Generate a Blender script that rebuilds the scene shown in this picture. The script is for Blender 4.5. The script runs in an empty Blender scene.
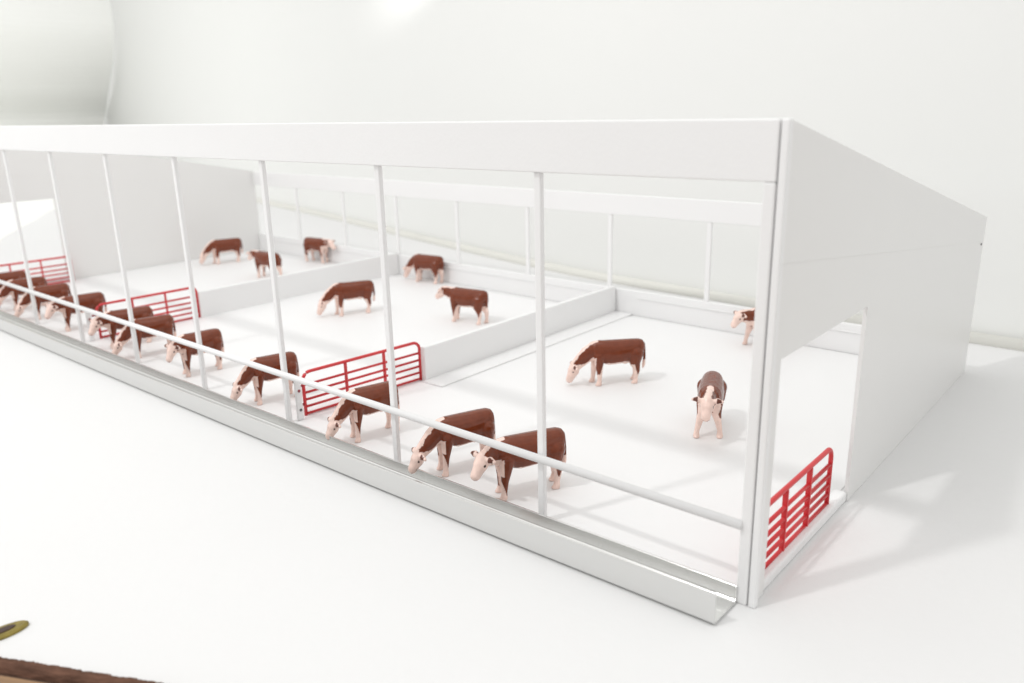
import bpy, bmesh, math, random
from mathutils import Vector, Matrix, noise
random.seed(7)
S = 0.07                     # one bay of the model barn is 7 cm; every length below is in bays
scene = bpy.context.scene
COL = scene.collection

# ------------------------------------------------------------------ camera
yaw, pitch, roll, fpx = -0.7088, -0.2848, -0.0226, 796.99
fw = Vector((math.sin(yaw)*math.cos(pitch), math.cos(yaw)*math.cos(pitch), math.sin(pitch)))
r0 = Vector((math.cos(yaw), -math.sin(yaw), 0)); u0 = r0.cross(fw)
rt = r0*math.cos(roll)+u0*math.sin(roll); up = -r0*math.sin(roll)+u0*math.cos(roll)
cam_d = bpy.data.cameras.new('camera'); cam = bpy.data.objects.new('camera', cam_d); COL.objects.link(cam)
M = Matrix((rt, up, -fw)).transposed().to_4x4()
M.translation = Vector((1.0473, -2.6062, 1.8517))*S
cam.matrix_world = M
cam_d.sensor_width = 36; cam_d.lens = fpx/1024*36
cam_d.clip_start = 0.005; cam_d.clip_end = 50
cam_d.dof.use_dof = True; cam_d.dof.focus_distance = 4.1*S; cam_d.dof.aperture_fstop = 15
scene.camera = cam
scene.render.resolution_x = 1024; scene.render.resolution_y = 683

# ------------------------------------------------------------------ light
w = bpy.data.worlds.new('World'); scene.world = w; w.use_nodes = True
bg = w.node_tree.nodes['Background']
bg.inputs['Color'].default_value = (1.0, 0.995, 0.985, 1); bg.inputs['Strength'].default_value = 1.11
wn = w.node_tree                      # pale tent all round, darker towards its open side (front right)
_tc = wn.nodes.new('ShaderNodeTexCoord'); _dt = wn.nodes.new('ShaderNodeVectorMath'); _dt.operation = 'DOT_PRODUCT'
_dt.inputs[1].default_value = Vector((0.60, -0.80, 0.05)).normalized()
_mr = wn.nodes.new('ShaderNodeMapRange'); _mr.interpolation_type = 'SMOOTHSTEP'
_mr.inputs['From Min'].default_value = 0.35; _mr.inputs['From Max'].default_value = 0.9
_mr.inputs['To Min'].default_value = 1.0; _mr.inputs['To Max'].default_value = 0.65
_cm = wn.nodes.new('ShaderNodeVectorMath'); _cm.operation = 'SCALE'; _cm.inputs[0].default_value = (1.0, 0.995, 0.985)
wn.links.new(_tc.outputs['Generated'], _dt.inputs[0]); wn.links.new(_dt.outputs['Value'], _mr.inputs['Value'])
wn.links.new(_mr.outputs['Result'], _cm.inputs['Scale']); wn.links.new(_cm.outputs[0], bg.inputs['Color'])

def aim(o, target):
    d = Vector(target)*S - o.location
    o.rotation_euler = d.to_track_quat('-Z', 'Y').to_euler()
def area(name, loc, target, size, watts, color):
    l = bpy.data.lights.new(name, 'AREA'); l.shape = 'DISK'; l.size = size*S; l.energy = watts; l.color = color
    o = bpy.data.objects.new(name, l); COL.objects.link(o); o.location = Vector(loc)*S; aim(o, target); return o
area('key_lamp', (-5.3, -10.1, 16.2), (-0.8, 1.0, 0), 1.0, 4.1, (1.0, 0.99, 0.98))
area('overhead_fill', (-2.5, 1.4, 8.0), (-4.5, 1.6, 0), 4.0, 0.20, (1.0, 0.99, 0.98))  # added fill above the barn, lifts the left end wall and inner floor
area('wash_fill', (-5.5, -5.0, 7.5), (-21.0, 5.0, 3.0), 5.0, 0.6, (1.0, 0.995, 0.98))  # added fill, brightens the backdrop and the left side
area('flap_fill', (-17.0, -3.0, 5.5), (-29.0, 6.0, 2.2), 4.0, 1.3, (1.0, 0.995, 0.98))  # extra light put in to lift the dark lower part of the flap
area('left_softbox', (-12.3, -8.0, 5.0), (-4.5, 1.0, 0.5), 6.0, 0.12, (1.0, 0.99, 0.98))
sp = bpy.data.lights.new('backdrop_lamp', 'SPOT'); sp.energy = 0.75; sp.spot_size = math.radians(31); sp.spot_blend = 1.0; sp.shadow_soft_size = 0.01
spo = bpy.data.objects.new('backdrop_lamp', sp); COL.objects.link(spo)
spo.location = Vector((-7.3, 4.0, 4.9))*S; aim(spo, (-7.75, 5.6, 4.13)); spo.scale = (2.2, 1, 1)

vs = scene.view_settings
vs.view_transform = 'Standard'; vs.look = 'None'; vs.exposure = 0; vs.gamma = 1

# ------------------------------------------------------------------ materials
def mat(name, color, rough=0.5, metal=0.0, vary=0.0, scale=30, bump=0.0, bscale=200, spec=0.5, stretch=None):
    m = bpy.data.materials.new(name); m.use_nodes = True
    nt = m.node_tree; b = nt.nodes['Principled BSDF']
    b.inputs['Base Color'].default_value = (*color, 1); b.inputs['Roughness'].default_value = rough
    b.inputs['Metallic'].default_value = metal; b.inputs['Specular IOR Level'].default_value = spec
    tc = nt.nodes.new('ShaderNodeTexCoord'); mp = nt.nodes.new('ShaderNodeMapping')
    nt.links.new(tc.outputs['Object'], mp.inputs[0])
    if stretch: mp.inputs['Scale'].default_value = stretch
    if vary:
        n = nt.nodes.new('ShaderNodeTexNoise'); n.inputs['Scale'].default_value = scale; n.inputs['Detail'].default_value = 5
        nt.links.new(mp.outputs[0], n.inputs['Vector'])
        mx = nt.nodes.new('ShaderNodeMix'); mx.data_type = 'RGBA'
        mx.inputs[6].default_value = (*[c*(1-vary) for c in color], 1)
        mx.inputs[7].default_value = (*[min(1, c*(1+vary)) for c in color], 1)
        nt.links.new(n.outputs['Fac'], mx.inputs[0]); nt.links.new(mx.outputs[2], b.inputs['Base Color'])
        mr = nt.nodes.new('ShaderNodeMapRange'); mr.inputs[3].default_value = rough*0.8; mr.inputs[4].default_value = min(1, rough*1.2)
        nt.links.new(n.outputs['Fac'], mr.inputs[0]); nt.links.new(mr.outputs[0], b.inputs['Roughness'])
    if bump:
        n2 = nt.nodes.new('ShaderNodeTexNoise'); n2.inputs['Scale'].default_value = bscale; n2.inputs['Detail'].default_value = 4
        nt.links.new(mp.outputs[0], n2.inputs['Vector'])
        bp = nt.nodes.new('ShaderNodeBump'); bp.inputs['Strength'].default_value = bump; bp.inputs['Distance'].default_value = 0.001
        nt.links.new(n2.outputs['Fac'], bp.inputs['Height']); nt.links.new(bp.outputs[0], b.inputs['Normal'])
    return m
m_paint = mat('white_powder_coat', (0.85, 0.85, 0.85), 0.34, vary=0.012, scale=25, bump=0.08, bscale=900)
m_panel = mat('white_sheet_panel', (0.80, 0.795, 0.785), 0.30, vary=0.015, scale=18, bump=0.06, bscale=700)
m_base = mat('white_base_plate', (0.83, 0.83, 0.83), 0.5, vary=0.01, scale=9, spec=0.3)
m_floor = mat('white_table_cloth', (0.775, 0.775, 0.772), 0.75, vary=0.012, scale=9, bump=0.12, bscale=250, spec=0.2)
m_back = mat('white_backdrop', (0.80, 0.806, 0.79), 0.85, vary=0.012, scale=4, spec=0.1)
m_flap = mat('grey_white_flap', (0.93, 0.935, 0.91), 0.85, vary=0.012, scale=4, spec=0.1)
m_crease_shade = mat('beige_crease_shade', (0.72, 0.715, 0.67), 0.8, vary=0.05, scale=20)  # darker beige stands for the shade in the crease below the backdrop
m_alu = mat('brushed_aluminium', (0.74, 0.74, 0.73), 0.22, 1.0, vary=0.03, scale=150, stretch=(0.02, 1, 1))
m_red = mat('red_gate_paint', (0.62, 0.034, 0.040), 0.33, vary=0.06, scale=80)
m_dark = mat('dark_screw', (0.10, 0.10, 0.10), 0.5, vary=0.1)
m_redpin = mat('dark_red_pin', (0.30, 0.02, 0.03), 0.4, vary=0.1)
m_fuzz = mat('rough_brown_wood', (0.135, 0.070, 0.048), 0.95, spec=0.1, vary=0.85, scale=700, bump=0.9, bscale=1200, stretch=(0.25, 1, 1))
m_tan = mat('tan_wood', (0.27, 0.155, 0.075), 0.6, vary=0.55, scale=700, bump=0.2, stretch=(0.06, 1, 1))
m_groove = mat('dark_wood_groove', (0.06, 0.025, 0.012), 0.8, vary=0.3, scale=100)
m_gold = mat('olive_brass', (0.25, 0.195, 0.045), 0.40, 0.5, vary=0.6, scale=900)
m_gold_d = mat('dark_brown_enamel', (0.05, 0.022, 0.012), 0.5, vary=0.8, scale=1200)

m_cow = bpy.data.materials.new('cow_plastic'); m_cow.use_nodes = True
_nt = m_cow.node_tree; _b = _nt.nodes['Principled BSDF']
_a = _nt.nodes.new('ShaderNodeVertexColor'); _a.layer_name = 'coat'
_tc = _nt.nodes.new('ShaderNodeTexCoord')
_n = _nt.nodes.new('ShaderNodeTexNoise'); _n.inputs['Scale'].default_value = 420; _n.inputs['Detail'].default_value = 4
_nt.links.new(_tc.outputs['Object'], _n.inputs['Vector'])
_mr = _nt.nodes.new('ShaderNodeMapRange'); _mr.inputs[3].default_value = 0.72; _mr.inputs[4].default_value = 1.22
_nt.links.new(_n.outputs['Fac'], _mr.inputs[0])
_mx = _nt.nodes.new('ShaderNodeVectorMath'); _mx.operation = 'SCALE'
_nt.links.new(_a.outputs['Color'], _mx.inputs[0]); _nt.links.new(_mr.outputs[0], _mx.inputs['Scale'])
_nt.links.new(_mx.outputs[0], _b.inputs['Base Color'])
_b.inputs['Roughness'].default_value = 0.20; _b.inputs['Specular IOR Level'].default_value = 0.42
_b.inputs['Subsurface Weight'].default_value = 0.0
_bp = _nt.nodes.new('ShaderNodeBump'); _bp.inputs['Strength'].default_value = 0.25; _bp.inputs['Distance'].default_value = 0.0006
_nt.links.new(_n.outputs['Fac'], _bp.inputs['Height']); _nt.links.new(_bp.outputs[0], _b.inputs['Normal'])

# ------------------------------------------------------------------ helpers
def tag(o, label=None, cat=None, group=None, kind=None):
    if label: o['label'] = label
    if cat: o['category'] = cat
    if group: o['group'] = group
    if kind: o['kind'] = kind
    return o
def empty(name, loc=(0, 0, 0), rz=0):
    o = bpy.data.objects.new(name, None); COL.objects.link(o); o.empty_display_size = 0.01
    o.location = Vector(loc)*S; o.rotation_euler = (0, 0, rz); return o
def finish(name, bm, m, parent=None, bevel=0.0, smooth=False, loc=None, rz=None, scaled=False):
    if not scaled: bmesh.ops.scale(bm, vec=(S, S, S), verts=bm.verts)
    bmesh.ops.recalc_face_normals(bm, faces=bm.faces)
    me = bpy.data.meshes.new(name); bm.to_mesh(me); bm.free()
    if smooth:
        for p in me.polygons: p.use_smooth = True
    me.materials.append(m)
    o = bpy.data.objects.new(name, me); COL.objects.link(o)
    if parent: o.parent = parent
    if loc: o.location = Vector(loc)*S
    if rz: o.rotation_euler = (0, 0, rz)
    if bevel:
        md = o.modifiers.new('bevel', 'BEVEL'); md.width = bevel*S; md.segments = 3; md.limit_method = 'ANGLE'; md.angle_limit = math.radians(40)
        md.harden_normals = False
    return o
def box(bm, x0, x1, y0, y1, z0, z1):
    vs_ = [bm.verts.new((x, y, z)) for x in (x0, x1) for y in (y0, y1) for z in (z0, z1)]
    for f in ((0, 1, 3, 2), (4, 6, 7, 5), (0, 4, 5, 1), (2, 3, 7, 6), (0, 2, 6, 4), (1, 5, 7, 3)): bm.faces.new([vs_[i] for i in f])
def slab(name, dims, m, parent=None, bevel=0.004, **k):
    bm = bmesh.new(); box(bm, *dims); return finish(name, bm, m, parent, bevel, **k)
def prism(bm, pts, axis, a, b):
    """extrude a 2-D outline (u,v) between a and b along axis 0 (X) / 1 (Y)"""
    def P(u, v, t): return (t, u, v) if axis == 0 else (u, t, v)
    A = [bm.verts.new(P(u, v, a)) for u, v in pts]; B = [bm.verts.new(P(u, v, b)) for u, v in pts]
    bm.faces.new(A); bm.faces.new(B[::-1]); n = len(pts)
    for i in range(n): bm.faces.new((A[i], A[(i+1) % n], B[(i+1) % n], B[i]))
def tube(bm, path, r, n=10):
    """round bar swept along a path of points"""
    P = [Vector(p) for p in path]; rings = []
    for i, p in enumerate(P):
        t = ((P[min(i+1, len(P)-1)]-p).normalized() + (p-P[max(i-1, 0)]).normalized()).normalized() if 0 < i < len(P)-1 else (P[1]-P[0] if i == 0 else P[-1]-P[-2]).normalized()
        ref = Vector((1, 0, 0)) if abs(t.x) < 0.9 else Vector((0, 0, 1))
        a = t.cross(ref).normalized(); b = t.cross(a)
        rings.append([bm.verts.new(p + (a*math.cos(q)+b*math.sin(q))*r) for q in [2*math.pi*k/n for k in range(n)]])
    for A, B in zip(rings, rings[1:]):
        for k in range(n): bm.faces.new((A[k], A[(k+1) % n], B[(k+1) % n], B[k]))
    bm.faces.new(rings[0]); bm.faces.new(rings[-1][::-1])

# ------------------------------------------------------------------ the setting
bm = bmesh.new()       # white sheet: straight front edge along the brown wood, runs back under the backdrop
E0, E1 = Vector((-3.455, -2.755)), Vector((-1.301, -1.655))
dv = (E1-E0).normalized()
a = E0 - dv*60; b = E1 + dv*26
nrm = Vector((-dv.y, dv.x))
c_ = b + nrm*40; d_ = a + nrm*40
N = 60
grid = []
for i in range(N+1):
    row = []
    for j in range(N+1):
        p = a.lerp(b, i/N).lerp(d_.lerp(c_, i/N), j/N); row.append(bm.verts.new((p.x, p.y, 0)))
    grid.append(row)
for i in range(N):
    for j in range(N): bm.faces.new((grid[i][j], grid[i+1][j], grid[i+1][j+1], grid[i][j+1]))
tag(finish('tabletop', bm, m_floor), kind='structure')

crease_pts = [(9.0, 4.30), (3.0, 4.26), (0.24, 4.33), (-1.3, 4.40), (-2.57, 4.52), (-4.45, 4.74), (-7.07, 5.35), (-9.29, 5.93), (-11.5, 6.5), (-16, 7.52), (-22, 8.89), (-30, 10.71), (-42, 13.44), (-60, 17.53)]
def smooth_path(pts, k=8):
    out = []
    for i in range(len(pts)-1):
        p0 = Vector(pts[max(i-1, 0)]); p1 = Vector(pts[i]); p2 = Vector(pts[i+1]); p3 = Vector(pts[min(i+2, len(pts)-1)])
        for s in range(k):
            t = s/k
            out.append(0.5*((2*p1)+(p2-p0)*t+(2*p0-5*p1+4*p2-p3)*t*t+(3*p1-p0-3*p2+p3)*t**3))
    out.append(Vector(pts[-1])); return out
sp_ = smooth_path(crease_pts)
bm = bmesh.new(); rows = []
prof = [(0.0, -0.01), (0.03, 0.15), (0.08, 0.5), (0.16, 1.2), (0.3, 2.5), (0.5, 4.5), (0.8, 7.5), (1.3, 12.0)]
for p in sp_:
    k_ = len(rows); t_ = (sp_[min(k_+1, len(sp_)-1)]-sp_[max(k_-1, 0)]).normalized(); n_ = Vector((t_.y, -t_.x))
    rows.append([bm.verts.new((p.x + n_.x*(0.05+o_), p.y + n_.y*(0.05+o_), z)) for o_, z in prof])
for A, B in zip(rows, rows[1:]):
    for k in range(len(prof)-1): bm.faces.new((A[k], A[k+1], B[k+1], B[k]))
tag(finish('backdrop', bm, m_back, smooth=True), kind='structure')
bm = bmesh.new()
prev = []
tube(bm, [(p.x, p.y, 0.02) for p in sp_], 0.06, 12)  # tube added along the junction, its colour paints the crease shadow band
tag(finish('backdrop_crease_shade', bm, m_crease_shade, smooth=True), kind='structure')

# curved grey-white flap at the far left: its free edge stands on the sheet and rises to the backdrop
flap_edge = [(-28.346, 11.109, 7.563), (-28.076, 10.915, 6.281), (-27.943, 10.819, 5.638), (-27.593, 10.639, 4.658), (-27.993, 10.635, 3.727), (-28.888, 10.741, 2.775), (-30.007, 10.877, 1.688), (-27.038, 9.178, 0.98), (-23.414, 7.239, 0.416), (-19.444, 5.239, 0.163), (-17.53, 4.187, 0.002), (-15.386, 2.894, 0.002), (-13.479, 1.775, 0.002), (-11.407, 0.622, 0.002)]
bm = bmesh.new()
def path3(pts, k=6):
    out = []
    for i in range(len(pts)-1):
        p0, p1, p2, p3 = [Vector(pts[max(0, min(len(pts)-1, i+q))]) for q in (-1, 0, 1, 2)]
        for q in range(k):
            t = q/k; out.append(0.5*((2*p1)+(p2-p0)*t+(2*p0-5*p1+4*p2-p3)*t*t+(3*p1-p0-3*p2+p3)*t**3))
    out.append(Vector(pts[-1])); return out
ed = path3(flap_edge)
def flap_rows(off):
    rows = []
    for v in ed:
        far = Vector((-29.0, -8.0, v.z + 4.5*max(0.0, 1-v.z/1.5)))
        rows.append([bm.verts.new(v.lerp(far, q/6) + Vector((-off, -off*0.2, 0))) for q in range(7)])
    return rows
F, Bk = flap_rows(0), flap_rows(0.05)
for i in range(len(ed)-1):
    for q in range(6):
        bm.faces.new((F[i][q], F[i+1][q], F[i+1][q+1], F[i][q+1])); bm.faces.new((Bk[i][q], Bk[i][q+1], Bk[i+1][q+1], Bk[i+1][q]))
    bm.faces.new((F[i][0], Bk[i][0], Bk[i+1][0], F[i+1][0]))
tag(finish('side_flap', bm, m_flap, smooth=False), 'large pale grey curved flap hanging at the far left behind the barn', 'backdrop flap')

# ------------------------------------------------------------------ the barn
H, HB, D, HK, HKB = 1.801, 1.599, 3.486, 1.088, 0.924
barn = empty('model_cattle_barn')
tag(barn, 'long white roofless open front model barn with thin posts and solid end panels', 'model barn')
slab('front_fascia', (-8.95, -0.0085, -0.034, 0.015, HB, H), m_paint, barn, 0.006)
for i in range(1, 9):
    slab('front_post', (-i-0.039, -i-0.003, -0.016, 0.011, 0.012, HB-0.001), m_paint, barn, 0.006)
slab('corner_post', (-0.0520, -0.0085, -0.034, 0.04, 0.0, HB-0.0004), m_paint, barn, 0.007)
slab('corner_post', (-8.995, -8.951, -0.034, 0.04, 0.0, H), m_paint, barn, 0.007)
bm = bmesh.new(); tube(bm, [(-8.95, -0.0355, 0.336), (-0.045, -0.0355, 0.336)], 0.019, 14)
finish('neck_rail', bm, m_paint, barn, smooth=True)
slab('front_sill', (-8.94, -0.064, -0.0165, 0.03, 0.001, 0.0115), m_paint, barn, 0.003)
slab('base_plate', (-8.99, -0.053, 0.031, D-0.05, 0.001, 0.005), m_base, barn, 0)

def end_panel(name, X0, X1, outline, parent, loc=None, rz=None, bev=0.006):
    bm = bmesh.new(); prism(bm, outline, 0, X0, X1); return finish(name, bm, m_panel, parent, bev, loc=loc, rz=rz)
DY, DZ, SY = 1.055, 0.966, 0.085
seam = lambda y: 1.325 - 0.115*y
topl = lambda y: H + (HK-H)*y/D
up_ = [(0, seam(0)-0.002), (D, seam(D)-0.002), (D, HK), (0, H)]
lo_ = [(0, 0), (SY, 0), (SY, DZ+0.004), (DY, DZ), (DY, 0.0), (D, 0), (D, seam(D)+0.001), (0, seam(0)+0.001)]
def ends(X, sgn, D):
    e = empty('end_wall', (X, 0, 0), 0); e.parent = barn
    a0, a1 = sorted((-0.010*sgn, 0.0100*sgn)); b0, b1 = sorted((-0.009*sgn, 0.009*sgn))
    end_panel('upper_panel', a0, a1, [(0, seam(0)), (D, seam(D)), (D, HK), (0, H)], e, bev=0)
    end_panel('lower_panel', b0, b1, [(0.0, 0.001), (SY, 0.001), (SY, DZ), (DY, DZ), (DY, 0.001), (D, 0.001), (D, seam(D)-0.0005), (0.0, seam(0)-0.0005)], e, bev=0)
    c0, c1 = sorted((-0.055*sgn, 0.006*sgn))
    f0, f1 = sorted((-0.0035*sgn, 0.026*sgn))
    slab('front_flange', (f0, f1, -0.033, -0.001, 0.0, H+0.001), m_paint, e, 0.007)
    slab('door_sill', (c0, c1, SY+0.001, DY-0.001, 0.001, 0.052), m_paint, e, 0.012)
    bm = bmesh.new(); tube(bm, [(0.008*sgn, D-0.07, seam(D)-0.008), (0.014*sgn, D-0.07, seam(D)-0.008)], 0.007, 10)
    finish('screw', bm, m_dark, e, smooth=True)
    return e
ends(0.0, 1, D); ends(-9.02, -1, D+0.20)
rear = -math.atan2(0.20, 9.0)        # the rear runs a little out of square
RB = (0, D, 0)
slab('rear_fascia', (-8.99, -0.016, -0.03, 0.0, 0.905, HK-0.001), m_paint, barn, 0.006, loc=RB, rz=rear)
for i in range(1, 9):
    slab('rear_post', (-i-0.021, -i+0.021, -0.028, -0.003, 0.2305, 0.904), m_paint, barn, 0.005, loc=RB, rz=rear)
slab('rear_kerb', (-8.99, -0.016, -0.04, 0.0, 0.001, 0.23), m_base, barn, 0.006, loc=RB, rz=rear)
for xa, xb in ((-8.85, -6.15), (-5.75, -3.15), (-2.68, -0.03)):
    slab('kerb_lip', (xa, xb, -0.050, -0.041, 0.165, 0.175), m_paint, barn, 0.003, loc=RB, rz=rear)
# pen divider walls: a bent sheet with a floor flange on its right side
for k, (xf, xr, flange) in enumerate(((-2.925, -2.93, 0.185), (-5.99, -6.0, 0.0))):
    bm = bmesh.new()
    y0, y1 = 1.06, D-0.048+0.0222*abs(xr)
    def hex_(xa0, xa1, xb0, xb1, z0, z1, Y0=y0, Y1=y1):
        v = [bm.verts.new(p) for p in ((xa0, Y0, z0), (xa1, Y0, z0), (xb1, Y1, z0), (xb0, Y1, z0), (xa0, Y0, z1), (xa1, Y0, z1), (xb1, Y1, z1), (xb0, Y1, z1))]
        for f in ((0, 3, 2, 1), (4, 5, 6, 7), (0, 1, 5, 4), (1, 2, 6, 5), (2, 3, 7, 6), (3, 0, 4, 7)): bm.faces.new([v[i] for i in f])
    hex_(xf-0.02, xf+0.02, xr-0.02, xr+0.02, 0.001, 0.252)
    if flange: hex_(xf+0.021, xf+0.021+flange, xr+0.021, xr+0.021+flange, 0.006, 0.015, y0-0.03, y1)
    finish('pen_divider', bm, m_paint, barn, 0.004)
# hinge plates beside the posts the gates hang from
for x in (-3.0, -6.0):
    pl = slab('hinge_plate', (x-0.010, x+0.010, 0.045, 0.085, 0.012, 0.27), m_paint, barn, 0.004)
    for z, mm in ((0.20, m_redpin), (0.075, m_dark)):
        bm = bmesh.new(); tube(bm, [(x+0.0, 0.066, z), (x+0.014, 0.066, z)], 0.009, 10); finish('bolt', bm, mm, pl, smooth=True)

# ------------------------------------------------------------------ gates
def gate_mesh(L=0.94, h=0.285, r=0.0112):
    """lies in local XZ from the hinge at x=0, bottom rail at z=0"""
    bm = bmesh.new(); R = 0.055
    def arc(cx, cz, a0, a1, n=7): return [(cx+R*math.cos(a0+(a1-a0)*k/n), 0, cz+R*math.sin(a0+(a1-a0)*k/n)) for k in range(n+1)]
    tube(bm, [(0.0, 0, -r), (0.0, 0, h*0.5)] + arc(R, h-R, math.pi, math.pi/2) + arc(L-R, h-R, math.pi/2, 0) + [(L, 0, -r)], r, 10)
    return bm
def make_gate(L=0.94, h=0.285):
    g = empty('stock_gate')
    finish('frame', gate_mesh(), m_red, g, smooth=True)
    for f in (0.0, 0.17, 0.34, 0.51, 0.70):
        bm = bmesh.new(); tube(bm, [(0.004, 0, h*f), (L-0.004, 0, h*f)], 0.0092, 8); finish('rail', bm, m_red, g, smooth=True)
    for f in (0.34, 0.67): slab('brace', (L*f-0.0065, L*f+0.0065, -0.0125, 0.0105, -0.004, h-0.006), m_red, g, 0.002)
    for z in (0.07, 0.2):
        bm = bmesh.new(); tube(bm, [(-0.045, 0, z), (0, 0, z)], 0.009, 8); finish('hinge_pin', bm, m_redpin, g, smooth=True)
    return g
def copy_tree(o, parent=None):
    c = o.copy(); COL.objects.link(c)
    if parent: c.parent = parent
    for ch in list(o.children): copy_tree(ch, c)
    return c
G = make_gate()
gates = [((-0.034, 0.085, 0.053), (-0.030, 0.875), 'red tubular gate across the doorway of the right end panel', 0.81),
         ((-3.04, 0.135, 0.017), (-2.955, 1.055), 'red tubular gate between posts and nearer low divider, largest seen whole', 0.92),
         ((-6.02, 0.145, 0.016), (-6.00, 1.055), 'red tubular gate ending at the farther low divider, mostly behind cows', 0.95),
         ((-8.93, 0.115, 0.016), (-8.89, 1.07), 'red tubular gate at far left, partly cut off by the photo edge', 0.94)]
for i, (p, q, lab, L) in enumerate(gates):
    o = G if i == 0 else copy_tree(G)
    o.location = Vector(p)*S
    dx, dy = q[0]-p[0], q[1]-p[1]
    o.rotation_euler = (0, 0, math.atan2(dy, dx)); o.scale = (math.hypot(dx, dy)/0.94, 1, 1)
    if i == 1: o.scale.z = 0.955
    tag(o, lab, 'gate', 'red gates of the barn')

# ------------------------------------------------------------------ feed trough
bm = bmesh.new()
t = 0.010
prof = [(-0.215, 0.124), (-0.215, 0.018), (-0.203, 0.004), (-0.030, 0.004), (-0.018, 0.018), (-0.0195, 0.078), (-0.0195-t, 0.078), (-0.018-t, 0.020), (-0.034, 0.014), (-0.199, 0.014), (-0.205, 0.020), (-0.205, 0.124)]
stations = [(-0.045, 0.0, 1.16), (-1.0, -0.025, 1.12), (-2.0, -0.042, 1.06), (-4.5, -0.062, 1.0), (-7.0, -0.072, .98), (-9.6, -0.08, .98)]
rings = []
for x, w_, fz in stations:
    ring = []
    for y, z in prof:
        f = (y+0.018)/(-0.207); ring.append(bm.verts.new((x, y-0.014+w_, z*(fz if y < -0.12 and z > 0.1 else 1))))
    rings.append(ring)
n = len(prof)
for A, B in zip(rings, rings[1:]):
    for k in range(n): bm.faces.new((A[k], A[(k+1) % n], B[(k+1) % n], B[k]))
bm.faces.new(rings[0]); bm.faces.new(rings[-1][::-1])
tag(finish('feed_trough', bm, m_alu, None, 0.0025), 'long silver aluminium channel lying along the open front of the barn', 'feed trough')

# ------------------------------------------------------------------ cows
def add_loft(bm, secs, n=20, p=2.15):
    rings = []
    for x, z, ry, rz in secs:
        ring = []
        for k in range(n):
            a_ = 2*math.pi*k/n; c, s = math.cos(a_), math.sin(a_)
            ring.append(bm.verts.new((x, ry*math.copysign(abs(c)**(2/p), c), z+rz*math.copysign(abs(s)**(2/p), s))))
        rings.append(ring)
    for A, B in zip(rings, rings[1:]):
        for k in range(n): bm.faces.new((A[k], A[(k+1) % n], B[(k+1) % n], B[k]))
    bm.faces.new(rings[0]); bm.faces.new(rings[-1][::-1])
def add_chain(bm, pts, n=12, flat=1.0):
    """pts: (x,y,z,r) chain of joined tapered segments (closed, overlapping)"""
    def ball(c, r):
        m_ = Matrix.Translation(c) @ Matrix.Diagonal((1, flat, 1, 1))
        bmesh.ops.create_uvsphere(bm, u_segments=n, v_segments=8, radius=r, matrix=m_)
    for q in pts: ball(Vector(q[:3]), q[3])
    for q0, q1 in zip(pts, pts[1:]):
        a_, b_ = Vector(q0[:3]), Vector(q1[:3]); d = b_-a_
        m_ = Matrix.Translation((a_+b_)/2) @ Matrix.Diagonal((1, flat, 1, 1)) @ d.to_track_quat('Z', 'Y').to_matrix().to_4x4()
        bmesh.ops.create_cone(bm, cap_ends=True, segments=n, radius1=q0[3], radius2=q1[3], depth=d.length, matrix=m_)
def ell(bm, c, r, rot=None):
    m_ = Matrix.Translation(c) @ (rot.to_4x4() if rot else Matrix.Identity(4)) @ Matrix.Diagonal((*r, 1))
    bmesh.ops.create_uvsphere(bm, u_segments=12, v_segments=8, radius=1, matrix=m_)
POSE = {  # neck chain, head (poll, muzzle)
 'graze': dict(neck=[(.125, .246, .062), (.178, .218, .055), (.225, .175, .047), (.256, .146, .041)], head=((.264, .136), (.300, .050))),
 'feed':  dict(neck=[(.125, .246, .062), (.180, .214, .054), (.230, .172, .046), (.262, .146, .040)], head=((.270, .132), (.316, .068))),
 'stand': dict(neck=[(.120, .245, .062), (.165, .252, .055), (.205, .262, .048), (.230, .266, .042)], head=((.240, .268), (.306, .205))),
 'front': dict(neck=[(.120, .245, .062), (.165, .250, .055), (.205, .256, .050), (.228, .256, .046)], head=((.236, .262), (.286, .192))),
 'low':   dict(neck=[(.120, .245, .062), (.165, .244, .056), (.200, .240, .051), (.222, .236, .046)], head=((.232, .236), (.284, .168))),
}
BROWN = (0.170, 0.034, 0.010); PINK = (0.90, 0.68, 0.60); EYE = (0.03, 0.015, 0.01); EARIN = (0.12, 0.035, 0.022)
def seg_t(p, a_, b_):
    d = b_-a_; return (p-a_).dot(d)/d.dot(d)
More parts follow.
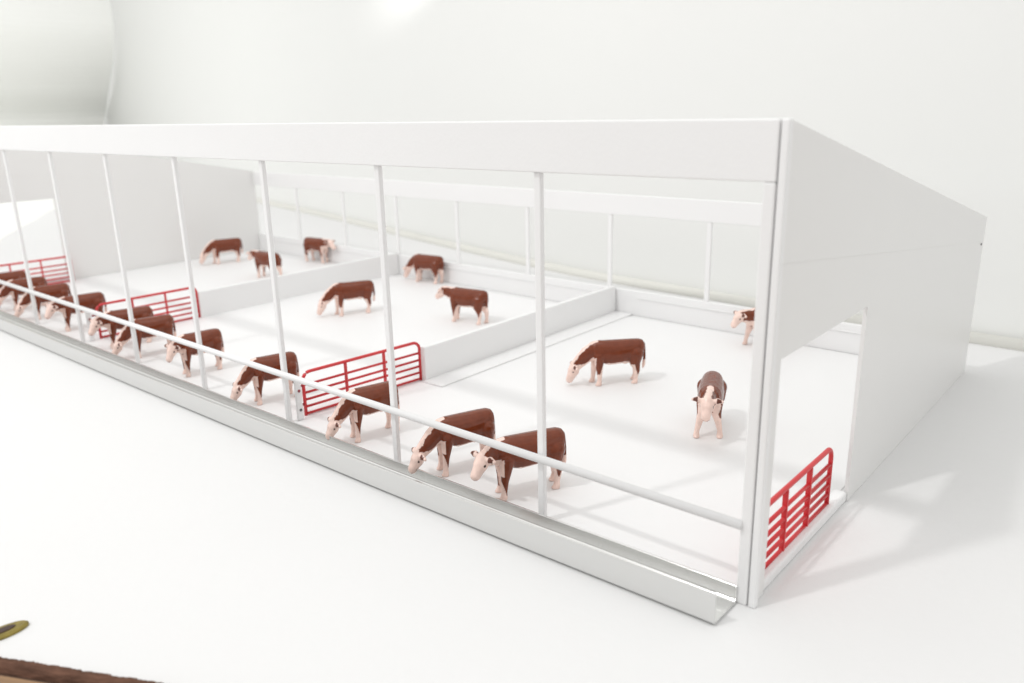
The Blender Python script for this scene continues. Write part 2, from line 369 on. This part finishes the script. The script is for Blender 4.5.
def cow_mesh(name, pose, bend, legs, low=.08, splay=1.0):
    P = POSE[pose]; bm = bmesh.new()
    add_loft(bm, [(-.212, .250, .020, .028), (-.203, .246, .046, .052), (-.180, .240, .061, .065), (-.12, .234, .068, .073), (-.05, .224, .074, .083), (.03, .222, .073, .086), (.09, .230, .066, .079), (.135, .238, .052, .066), (.165, .242, .022, .034)])
    ell(bm, Vector((.100, 0, .285)), (.045, .022, .027))                       # withers
    ell(bm, Vector((-.175, 0, .268)), (.035, .05, .036))                        # pin bones
    neck = P['neck']; add_chain(bm, [(x, 0, z, r) for x, z, r in neck], flat=.68)
    add_chain(bm, [(.135, 0, .205, .038), (neck[1][0]+.005, 0, neck[1][1]-.035, .024), (neck[2][0]+.002, 0, neck[2][1]-.026, .018)], flat=.6)   # brisket and dewlap
    (px, pz), (mx, mz) = P['head']; poll = Vector((px, 0, pz)); muz = Vector((mx, 0, mz)); hd = (muz-poll)
    pn = Vector((-hd.z, 0, hd.x)).normalized(); hn = hd.normalized()
    if pn.z < 0: pn = -pn
    add_chain(bm, [(*poll, .037), (*(poll+hd*.35), .037), (*(poll+hd*.70), .029), (*muz, .026)], flat=1.0)
    add_chain(bm, [(*(poll+hd*.30-pn*.018), .026), (*(poll+hd*.75-pn*.014), .019)], flat=.8)  # jaw
    ell(bm, muz+hn*.006, (.020, .026, .018))
    for s in (-1, 1):
        c = poll+pn*.010-hn*.004
        add_chain(bm, [(c.x, s*.026, c.z, .010), (c.x-.002, s*.054, c.z+.001, .0175), (c.x-.005, s*.078, c.z-.002, .010)], n=8)
        fx, rx = legs[(s+1)//2]
        add_chain(bm, [(.105, s*.034, .205, .040), (.110+fx*.4, s*.040, .145, .028), (.112+fx*.8, s*.042*(1+(splay-1)*.5), .098, .0195), (.114+fx, s*.043*splay, .045, .0145), (.118+fx, s*.044*splay, .014, .019)])
        ell(bm, Vector((.122+fx, s*.044*splay, .011)), (.023, .018, .012))
        add_chain(bm, [(-.150, s*.036, .215, .052), (-.148+rx*.3, s*.041, .155, .039), (-.172+rx*.7, s*.042, .098, .021), (-.170+rx, s*.042, .045, .0145), (-.165+rx, s*.043, .014, .019)])
        ell(bm, Vector((-.160+rx, s*.043, .011)), (.023, .018, .012))
    add_chain(bm, [(-.196, 0, .288, .012), (-.214, 0, .268, .0095), (-.219, .004, .225, .0085), (-.218, .008, .170, .0095), (-.214, .010, .125, .0125), (-.210, .008, .100, .006)], n=8)
    ell(bm, Vector((-.085, 0, .158)), (.03, .03, .025))                         # udder
    bmesh.ops.recalc_face_normals(bm, faces=bm.faces)
    tmp = bpy.data.meshes.new('tmp'); bm.to_mesh(tmp); bm.free()
    o = bpy.data.objects.new('tmp', tmp); COL.objects.link(o)
    md = o.modifiers.new('r', 'REMESH'); md.mode = 'VOXEL'; md.voxel_size = .0042; md.use_smooth_shade = True
    sm = o.modifiers.new('s', 'SMOOTH'); sm.factor = .5; sm.iterations = 4
    dg = bpy.context.evaluated_depsgraph_get(); dg.update()
    me = bpy.data.meshes.new_from_object(o.evaluated_get(dg)); me.name = name
    bpy.data.objects.remove(o); bpy.data.meshes.remove(tmp)
    # keep the largest shell clean, paint the coat, bend the neck, scale
    colr = me.color_attributes.new('coat', 'FLOAT_COLOR', 'POINT')
    nk = [Vector((x, 0, z)) for x, z, r in neck]
    eye = [poll+hd*.34+pn*.006+Vector((0, s*.0345, 0)) for s in (-1, 1)]
    for v in me.vertices:
        p = v.co; w_ = .006*noise.noise(p*38)+.003*noise.noise(p*110)
        c = BROWN
        flat_p = Vector((p.x, 0, p.z))
        belly = .158 + w_ + (.012*math.cos((p.x+.02)*22) if -.13 < p.x < .1 else 0)
        if p.x < -.196 and p.z < .150+w_ and abs(p.y-.008) < .02: c = PINK
        elif p.z < (low if p.x > 0 else .075)+w_: c = PINK
        elif p.z < belly:
            fr_ = abs(p.x-.112); re_ = abs(p.x+.160)
            lim = (.005 + .30*max(0, p.z-low+.01)) if p.x > 0 else (.004 + .34*(p.z-.075))
            c = BROWN if (min(fr_, re_) < lim and abs(p.y) > .034 and p.x > -.2) else PINK
            if p.z > .145 and abs(p.y) > .05: c = BROWN
        if p.x > .10:
            # neck: distance below / above its axis
            best = min(range(len(nk)-1), key=lambda i: ((nk[i].lerp(nk[i+1], max(0, min(1, seg_t(flat_p, nk[i], nk[i+1])))))-flat_p).length)
            tt = seg_t(flat_p, nk[best], nk[best+1]); ax = nk[best].lerp(nk[best+1], tt); rel = flat_p-ax
            dn = (nk[best+1]-nk[best]).normalized(); upv = Vector((-dn.z, 0, dn.x))
            side = rel.dot(upv)
            if side < -.030+w_ and p.x > .13 and p.z > .13: c = PINK
            if side > .010 and abs(p.y) < .019+w_ and p.x > .105: c = PINK
            if seg_t(flat_p, poll, muz) > -.16+w_*8 and (flat_p-poll).length < .16 and seg_t(flat_p, nk[-2], nk[-1]) > .75: c = PINK
        if (flat_p-poll).length < .036 and abs(p.y) > .043: c = EARIN if (.050 < abs(p.y) < .076 and v.normal.dot(Vector((.8, 0, .35))) > .45) else PINK
        for e in eye:
            if (p-e).length < .0066: c = EYE
        if (flat_p-(muz+hn*.02)).length < .006 and abs(p.y) > .006: c = (.55, .34, .30)
        if p.z < .010: c = (.72, .55, .48)
        colr.data[v.index].color = (*c, 1)
    ba = math.radians(bend)
    for v in me.vertices:
        if v.co.x > .13:
            f = min(1, (v.co.x-.13)/.10); f = f*f*(3-2*f); an = ba*f
            x, y = v.co.x-.13, v.co.y
            v.co.x = .13+x*math.cos(an)-y*math.sin(an); v.co.y = x*math.sin(an)+y*math.cos(an)
        v.co *= S*1.02
    me.materials.append(m_cow)
    for pl in me.polygons: pl.use_smooth = True
    return me
meshes = {
 'graze': cow_mesh('grazing_cow', 'graze', 0, ((.012, .0), (-.012, .02)), .085),
 'grazel': cow_mesh('grazing_cow', 'graze', 12, ((-.01, .012), (.014, -.008)), .085),
 'feed': cow_mesh('feeding_cow', 'feed', 0, ((.0, .006), (.012, -.010)), .055),
 'feedl': cow_mesh('feeding_cow', 'feed', 10, ((.0, .006), (.012, -.010)), .055),
 'stand': cow_mesh('standing_cow', 'stand', 0, ((.012, -.012), (-.010, .014)), .06),
 'front': cow_mesh('standing_cow', 'front', -4, ((.010, -.012), (-.016, .010)), .125, 1.45),
 'turn': cow_mesh('turned_cow', 'low', 20, ((-.004, -.014), (.012, .012)), .032),
}
FR = 'cows lined up along the front rail'; PN = 'cows standing loose in the pens'
cows = [  # mesh, front feet xy, heading in degrees, build length, label, group
 ('turn', (-1.335, .075), -116, 1.0, 'toy cow with level head behind the rightmost thin front post', FR),
 ('feed', (-1.755, .085), -110, .88, 'toy cow feeding, its rump overlapped by the rightmost front row cow', FR),
 ('feed', (-2.48, .085), -104, .82, 'toy cow feeding in front of the nearest long red gate', FR),
 ('feed', (-3.49, .085), -104, .82, 'toy cow feeding just left of the nearest long red gate', FR),
 ('turn', (-4.44, .09), -96, .84, 'toy cow with level head, second one left of the nearest long gate', FR),
 ('feed', (-5.20, .09), -102, .86, 'toy cow feeding, rump before the free end of the middle gate', FR),
 ('turn', (-5.65, .09), -102, .98, 'toy cow with level head hiding the hinge of the middle gate', FR),
 ('turn', (-6.56, .09), -98, .98, 'toy cow with level head, first one left of the middle gate', FR),
 ('feed', (-7.27, .10), -98, .88, 'toy cow feeding below the right end of the leftmost gate', FR),
 ('feed', (-7.84, .10), -98, .88, 'toy cow feeding between the two leftmost front posts', FR),
 ('feed', (-8.38, .10), -98, .9, 'toy cow cut off by the left photo edge', FR),
 ('graze', (-1.915, 1.73), -131, 1.0, 'toy cow grazing alone in the middle of the nearest pen', PN),
 ('front', (-.87, 1.345), -66, 1.0, 'toy cow facing the camera, ears spread, near the corner post', PN),
 ('stand', (-3.92, 2.41), -170, 1.0, 'toy cow with raised head side on beside the nearer divider', PN),
 ('graze', (-5.48, 3.42), -172, 1.0, 'toy cow grazing at the back of the middle pen', PN),
 ('graze', (-4.96, 1.90), -116, 1.0, 'toy cow grazing just before the farther low divider', PN),
 ('stand', (-7.33, 3.52), 4, 1.0, 'toy cow facing right, at the back of the far pen', PN),
 ('stand', (-7.22, 2.52), -176, 1.0, 'toy cow in the far pen half hidden by a thin front post', PN),
 ('graze', (-8.46, 2.66), -104, 1.0, 'toy cow grazing in the far pen near the left end wall', PN),
 ('front', (-1.44, 3.20), -118, 1.0, 'toy cow at the back, almost hidden by the corner post', PN),
]
for k, (mk, f, hdg, sx, lab, grp) in enumerate(cows):
    o = bpy.data.objects.new('toy_cow', meshes[mk]); COL.objects.link(o)
    ang = math.radians(hdg)
    c = Vector(f) - Vector((math.cos(ang), math.sin(ang)))*.118*1.02*sx
    o.scale = (sx, 1, 1)
    o.location = Vector((c.x, c.y, 0.0005))*S; o.rotation_euler = (0, 0, ang)
    tag(o, 'brown and white '+lab, 'toy cow', grp)

# ------------------------------------------------------------------ foreground bits
wood = empty('wooden_board', (-1.588, -1.793, 0), math.atan2(dv.y, dv.x))
tag(wood, 'rough brown wooden board edge at the bottom left corner', 'wooden board')
bm = bmesh.new()
NX = 1400; rings = []
for i in range(NX+1):
    x = -6+12*i/NX; ring = []
    for y, z in ((0.0, -0.06), (0.006, 0.0), (-0.001, 0.014), (-0.012, 0.020), (-0.032, 0.018), (-0.050, 0.004), (-0.060, -0.06)):
        nz = noise.noise(Vector((x*14, y*30, z*20)))*.003 + noise.noise(Vector((x*60, y*80, 3)))*.002 + noise.noise(Vector((x*170, y*90, z*50)))*.0035
        ring.append(bm.verts.new((x, y+nz, z+nz*.7)))
    rings.append(ring)
for A, B in zip(rings, rings[1:]):
    for k in range(6): bm.faces.new((A[k], A[k+1], B[k+1], B[k]))
bm.faces.new(rings[0]); bm.faces.new(rings[-1][::-1])
finish('bark_edge', bm, m_fuzz, wood, smooth=True)
slab('groove', (-6, 6, -0.078, -0.058, -0.06, -0.004), m_groove, wood, 0)
slab('plank', (-6, 6, -1.2, -0.079, -0.06, 0.012), m_tan, wood, 0.004)

clasp = empty('brass_tab', (-2.096, -1.911, 0.0), 1.485)
tag(clasp, 'small olive gold oval tab with dark centre lying on the white sheet at left edge', 'brass tab')
def oval(bm, a_, b_, z0, z1, n=36, inset=.008):
    R0 = [bm.verts.new((a_*math.cos(2*math.pi*k/n), b_*math.sin(2*math.pi*k/n), z0)) for k in range(n)]
    R1 = [bm.verts.new((a_*math.cos(2*math.pi*k/n), b_*math.sin(2*math.pi*k/n), z0+(z1-z0)*.6)) for k in range(n)]
    R2 = [bm.verts.new(((a_-inset)*math.cos(2*math.pi*k/n), (b_-inset)*math.sin(2*math.pi*k/n), z1)) for k in range(n)]
    for A, B in ((R0, R1), (R1, R2)):
        for k in range(n): bm.faces.new((A[k], A[(k+1) % n], B[(k+1) % n], B[k]))
    bm.faces.new(R0); bm.faces.new(R2[::-1])
bm = bmesh.new(); oval(bm, 0.087, .040, .001, .016); finish('tab_body', bm, m_gold, clasp, smooth=False)
bm = bmesh.new(); oval(bm, 0.044, .018, .0165, .019, inset=.005); finish('tab_centre', bm, m_gold_d, clasp)
